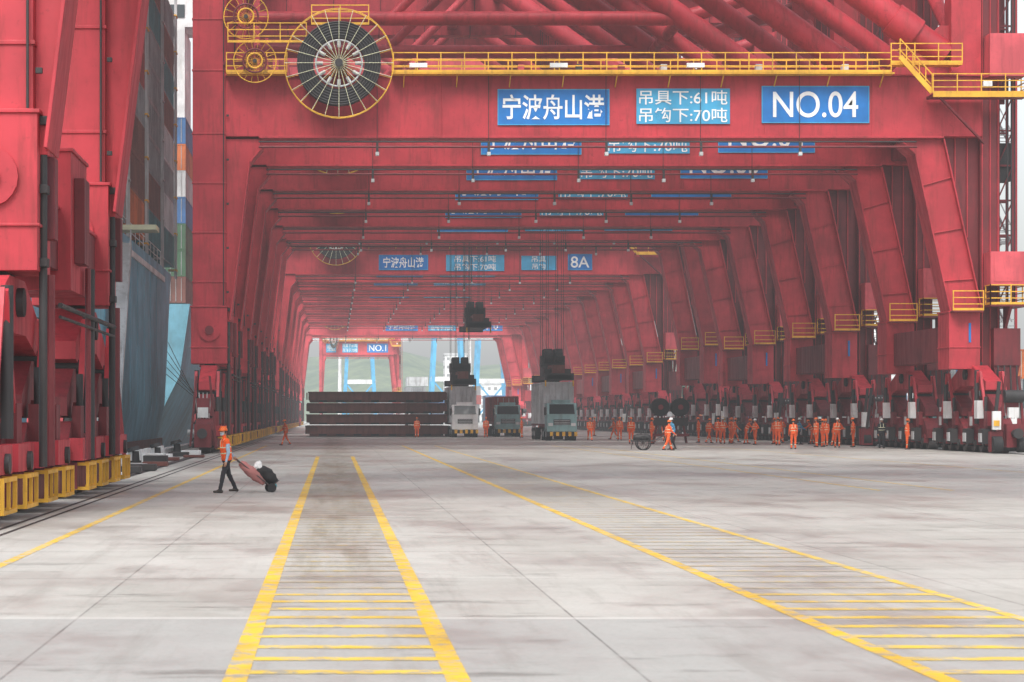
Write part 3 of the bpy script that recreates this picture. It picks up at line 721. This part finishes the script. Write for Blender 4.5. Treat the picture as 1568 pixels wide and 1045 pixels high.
    for w,pm,d,s in hands:
        sx=Vector((1,0,0)) if abs(d.x)<.8 else Vector((0,0,1)); ac=(sx-d*sx.dot(d)).normalized(); inn=d.cross(ac).normalized()
        if inn.y*s>0: inn=-inn
        for i,(o_,ln) in enumerate(((-.027,.062),(-.009,.074),(.009,.08),(.027,.072))):
            a=pm+ac*o_; b1=a+d*(ln*.55)+inn*.008; b2=b1+d*(ln*.3)+inn*.028; b3=b2+inn*.02
            out.cyl(a-d*.02,b1,.0095,'skin',.009,n=6); out.cyl(b1,b2,.009,'skin',.008,n=6); out.cyl(b2,b3,.008,'skin',.007,n=6)
            for q in(b1,b2,b3): out.sphere(q,.0085,'skin',6,4)
        a=w+d*.03+ac*.025; b1=a+(ac*.6+d*.6+inn*.3).normalized()*.04; b2=b1+(d+inn*.5).normalized()*.03
        out.cyl(a,b1,.012,'skin',.010,n=6); out.cyl(b1,b2,.010,'skin',.008,n=6); out.sphere(b2,.008,'skin',6,4)
    out.sphere(hc+Vector((-.005,0,.035)),(.118,.1,.11),helm,20,8,z0=0.0)
    out.sphere(hc+Vector((-.005,0,.035))+fw*.03,(.14,.105,.016),helm,20,4,z0=-1)
    out.beam(hc+Vector((-.1,0,.14)),hc+Vector((.08,0,.14)),.02,.02,helm)
    return out.mesh(name),hands[1][1].copy(),hands[1][2].copy()
OR=dict(torso='orange',leg='orange',arm='orange',band=1); BL=dict(torso='shirt',leg='trouser',arm='shirt'); NW=dict(torso='vest',leg='trouser',arm='sleeve',mask=1); DK=dict(torso='trouser',leg='trouser',arm='trouser')
near_me,nh,nd=person_mesh('puller',((20,8),(-15,12)),((-2,10,18,4),(-40,14,-4,6)),7,NW,'helm',25,True)
PM={
 'stand':person_mesh('stand',((3,2),(-3,2)),((5,8,20,0),(-2,8,15,0)),2,OR,'helm')[0],
 'walk':person_mesh('walk',((24,6),(-18,16)),((-20,7,25,0),(22,7,30,0)),5,OR,'helm')[0],
 'lean':person_mesh('lean',((12,4),(-8,4)),((55,6,25,-8),(40,6,40,-8)),24,OR,'helm')[0],
 'hips':person_mesh('hips',((3,3),(-4,3)),((-18,32,70,-50),(8,8,25,0)),0,OR,'helmw')[0],
 'blue':person_mesh('blue',((14,5),(-14,10)),((-15,7,25,0),(25,7,40,0)),4,BL,'helmw')[0],
 'dk':person_mesh('dark',((3,3),(-4,3)),((5,8,30,0),(0,8,15,0)),0,DK,'helmw')[0],
}
def put(k,x,y,rot,s=1.0):
    o=mk('worker',PM[k],None,0,(x,y,0)); o.rotation_euler=(0,0,math.radians(rot)); o.scale=(s,)*3; return o
PR=205
mk('worker_pulling_trolley',near_me,None,0,(-2.83,58.2,0)).rotation_euler=(0,0,math.radians(PR))
ppl=[('walk',-3.3,152,200),('stand',23.7,181,270),('stand',21.8,160,250),('walk',19.75,129,20),('blue',20.45,132,200),('stand',27.9,167,180),
('stand',29.4,167,90),('hips',28.5,160,270),('stand',30.4,167,300),('lean',30.2,160,0),('stand',29.3,161,180),('walk',33.2,163,180),('stand',28.3,134.5,90),
('stand',31.6,143,200),('hips',32.5,141,270),('lean',34.2,149.5,0),('dk',34.6,138,270),('stand',14.4,206,270),('stand',17.6,204,180),('walk',20.9,178,270),
('stand',26.5,222,0),('stand',7.9,206,270),('hips',34.0,166,270),('stand',32.2,144,0),('stand',24.9,170,90),('walk',31.2,170,0),('stand',34.0,143,180),('stand',30.9,152,60),('blue',33.2,156,10),
('stand',33.1,147,240),('hips',29.9,155,200),('walk',28.0,163,30),('dk',33.6,151,150),('stand',23.0,158,0),('stand',31.9,158,120),('lean',34.6,158,180),('stand',26.7,176,270),('walk',24.4,190,180),('stand',19.5,205,90),('stand',34.9,133,0)]
for k,x,y,r in ppl: put(k,x,y,r,random.uniform(1.02,1.09))
tr=empty('hand_trolley',(-2.83,58.2,0)); tr.rotation_euler=(0,0,math.radians(PR))
hp=nh+nd*.04
def TP(a,lat,up_):
    bx=Vector((-1,.22,0)).normalized(); ly=Vector((-.22,-1,0)).normalized()
    q=Vector((hp.x,hp.y,0))+bx*a+ly*lat; q.z=up_; return q
mb=MB()
L_=.95
for dy in(-.14,.14):
    mb.cyl(TP(0,dy,hp.z),TP(L_,dy,.14),.015,'wheel',n=8)
    mb.cyl(TP(L_,dy*1.3-.03,.12),TP(L_,dy*1.3+.03,.12),.12,'black',n=18)
    mb.beam(TP(L_,dy,.14),TP(L_+.2,dy,.32),.03,.02,'wheel')
for t in(0,.3,.6,.9): mb.cyl(TP(L_*t,-.14,hp.z+(.14-hp.z)*t),TP(L_*t,.14,hp.z+(.14-hp.z)*t),.013,'wheel',n=6)
mb.obj('frame',tr)
def lump(mb,p0,p1,r,mat,amp=.18):
    p0=Vector(p0);p1=Vector(p1); n=9
    vs=[];fs=[];m_=16; _,_,d,a,b_=mb.frame(p0,p1)
    for i in range(n+1):
        t=i/n; rr=r*math.sin(math.pi*(.06+.88*t))**.45
        for j in range(m_):
            q=2*math.pi*j/m_; p=p0.lerp(p1,t)+a*math.cos(q)*rr+b_*math.sin(q)*rr
            p+= (p-p0.lerp(p1,t))*amp*noise.noise(p*9+Vector((3,1,7)))*2; vs.append(p)
    for i in range(n):
        for j in range(m_): fs.append((i*m_+j,i*m_+(j+1)%m_,(i+1)*m_+(j+1)%m_,(i+1)*m_+j))
    fs+= [tuple(range(m_-1,-1,-1)),tuple(range(n*m_,(n+1)*m_))]
    mb.add(vs,fs,mat,True)
mb=MB(); lump(mb,TP(.12,0,hp.z-.10),TP(.78,0,.24),.15,'bagp'); mb.obj('striped_sack',tr)
mb=MB(); lump(mb,TP(.58,.02,.66),TP(1.1,.02,.26),.18,'black',.25); lump(mb,TP(.5,0,.74),TP(.7,0,.64),.12,'white',.3); lump(mb,TP(1.0,.05,.26),TP(1.1,.05,.12),.08,'cyan',.2); mb.obj('rubbish_bags',tr)
mb=MB()
for yy in(-.35,.35):
    mb.ring((0,yy,.42),.4,.035,'black',n=24)
    for i in range(10): a=math.pi*2*i/10; mb.cyl((0,yy,.42),(.4*math.cos(a),yy,.42+.4*math.sin(a)),.012,'wheel',n=4)
mb.cyl((0,-.4,.42),(0,.4,.42),.03,'dark',n=8); mb.box(-.7,.6,-.28,.28,.5,.6,'dark'); mb.beam((.6,-.25,.55),(1.4,-.2,.95),.04,.04,'wheel'); mb.beam((.6,.25,.55),(1.4,.2,.95),.04,.04,'wheel'); mb.cyl((1.4,-.22,.95),(1.4,.22,.95),.02,'wheel',n=6)
lump(mb,(-.6,0,.75),(.45,0,.75),.24,'dark',.3); mb.beam((-.6,.2,.55),(-.7,.2,.04),.04,.04,'wheel')
mb.obj('hand_cart').location=(18.5,130.5,0)
mb=MB()
for xx in(-.75,.75):
    mb.cyl((xx,-.4,2.7),(xx,.4,2.7),.68,'black',n=24); mb.cyl((xx,-.45,2.7),(xx,.45,2.7),.2,'dred',n=12)
    mb.beam((xx-.5,0,0),(xx,0,2.7),.12,.5,'dred'); mb.beam((xx+.5,0,0),(xx,0,2.7),.12,.5,'dred')
mb.box(-1.4,1.4,-.5,.5,.5,.7,'dred'); mb.box(-1.3,1.3,-.5,.5,1.3,1.9,'dark')
mb.obj('cable_drum_stand').location=(25.4,165,0)
mb=MB(); mb.box(-5.98,-5.94,45.0,45.4,5.9,7.6,'blue'); mb.obj('crane_number_plate')
# ---------------------------------------------------------------- haze in the air of the harbour
m=bpy.data.materials.new('haze'); m.use_nodes=True; nt=m.node_tree; nt.nodes.clear()
ou=nt.nodes.new('ShaderNodeOutputMaterial'); ab=nt.nodes.new('ShaderNodeVolumeAbsorption'); em=nt.nodes.new('ShaderNodeEmission'); ad=nt.nodes.new('ShaderNodeAddShader')
HD=.00036
ab.inputs['Color'].default_value=(0,0,0,1); ab.inputs['Density'].default_value=HD
em.inputs['Color'].default_value=(.84,.87,.90,1); em.inputs['Strength'].default_value=HD*.9
nt.links.new(ab.outputs[0],ad.inputs[0]); nt.links.new(em.outputs[0],ad.inputs[1]); nt.links.new(ad.outputs[0],ou.inputs['Volume']); M['haze']=m
mb=MB(); mb.box(-700,1500,-50,1900,-6,70,'haze'); mb.obj('haze_air')
# ---------------------------------------------------------------- light
w=bpy.data.worlds.new('World'); sc.world=w; w.use_nodes=True; nt=w.node_tree; bg=nt.nodes['Background']
sky=nt.nodes.new('ShaderNodeTexSky'); sky.sky_type='NISHITA'; sky.sun_disc=False; sky.sun_elevation=math.radians(52); sky.sun_rotation=math.radians(200); sky.dust_density=4; sky.air_density=1.2
hs=nt.nodes.new('ShaderNodeHueSaturation'); hs.inputs['Saturation'].default_value=.28; hs.inputs['Value'].default_value=1.8; nt.links.new(sky.outputs[0],hs.inputs['Color']); nt.links.new(hs.outputs[0],bg.inputs[0]); bg.inputs[1].default_value=.15
s=bpy.data.lights.new('sun','SUN'); s.energy=1.5; s.angle=math.radians(20); s.color=(1,.97,.90)
so=bpy.data.objects.new('sun',s); COL.objects.link(so)
el=math.radians(52); az=math.radians(200)
dv=Vector((math.sin(az)*math.cos(el),math.cos(az)*math.cos(el),math.sin(el)))
so.rotation_euler=dv.to_track_quat('Z','Y').to_euler()
# ---------------------------------------------------------------- camera
cam=bpy.data.cameras.new('camera'); co=bpy.data.objects.new('camera',cam); COL.objects.link(co); sc.camera=co
co.location=(0,0,2.05); co.rotation_euler=(math.pi/2,0,0)
cam.sensor_width=36; cam.lens=36*3350/1568; cam.shift_x=(784-510)/1568; cam.shift_y=(637-522.5)/1568
cam.clip_start=.1; cam.clip_end=6000
cam.dof.use_dof=True; cam.dof.focus_distance=95; cam.dof.aperture_fstop=4.5
sc.view_settings.view_transform='Standard'; sc.view_settings.look='None'; sc.view_settings.exposure=0
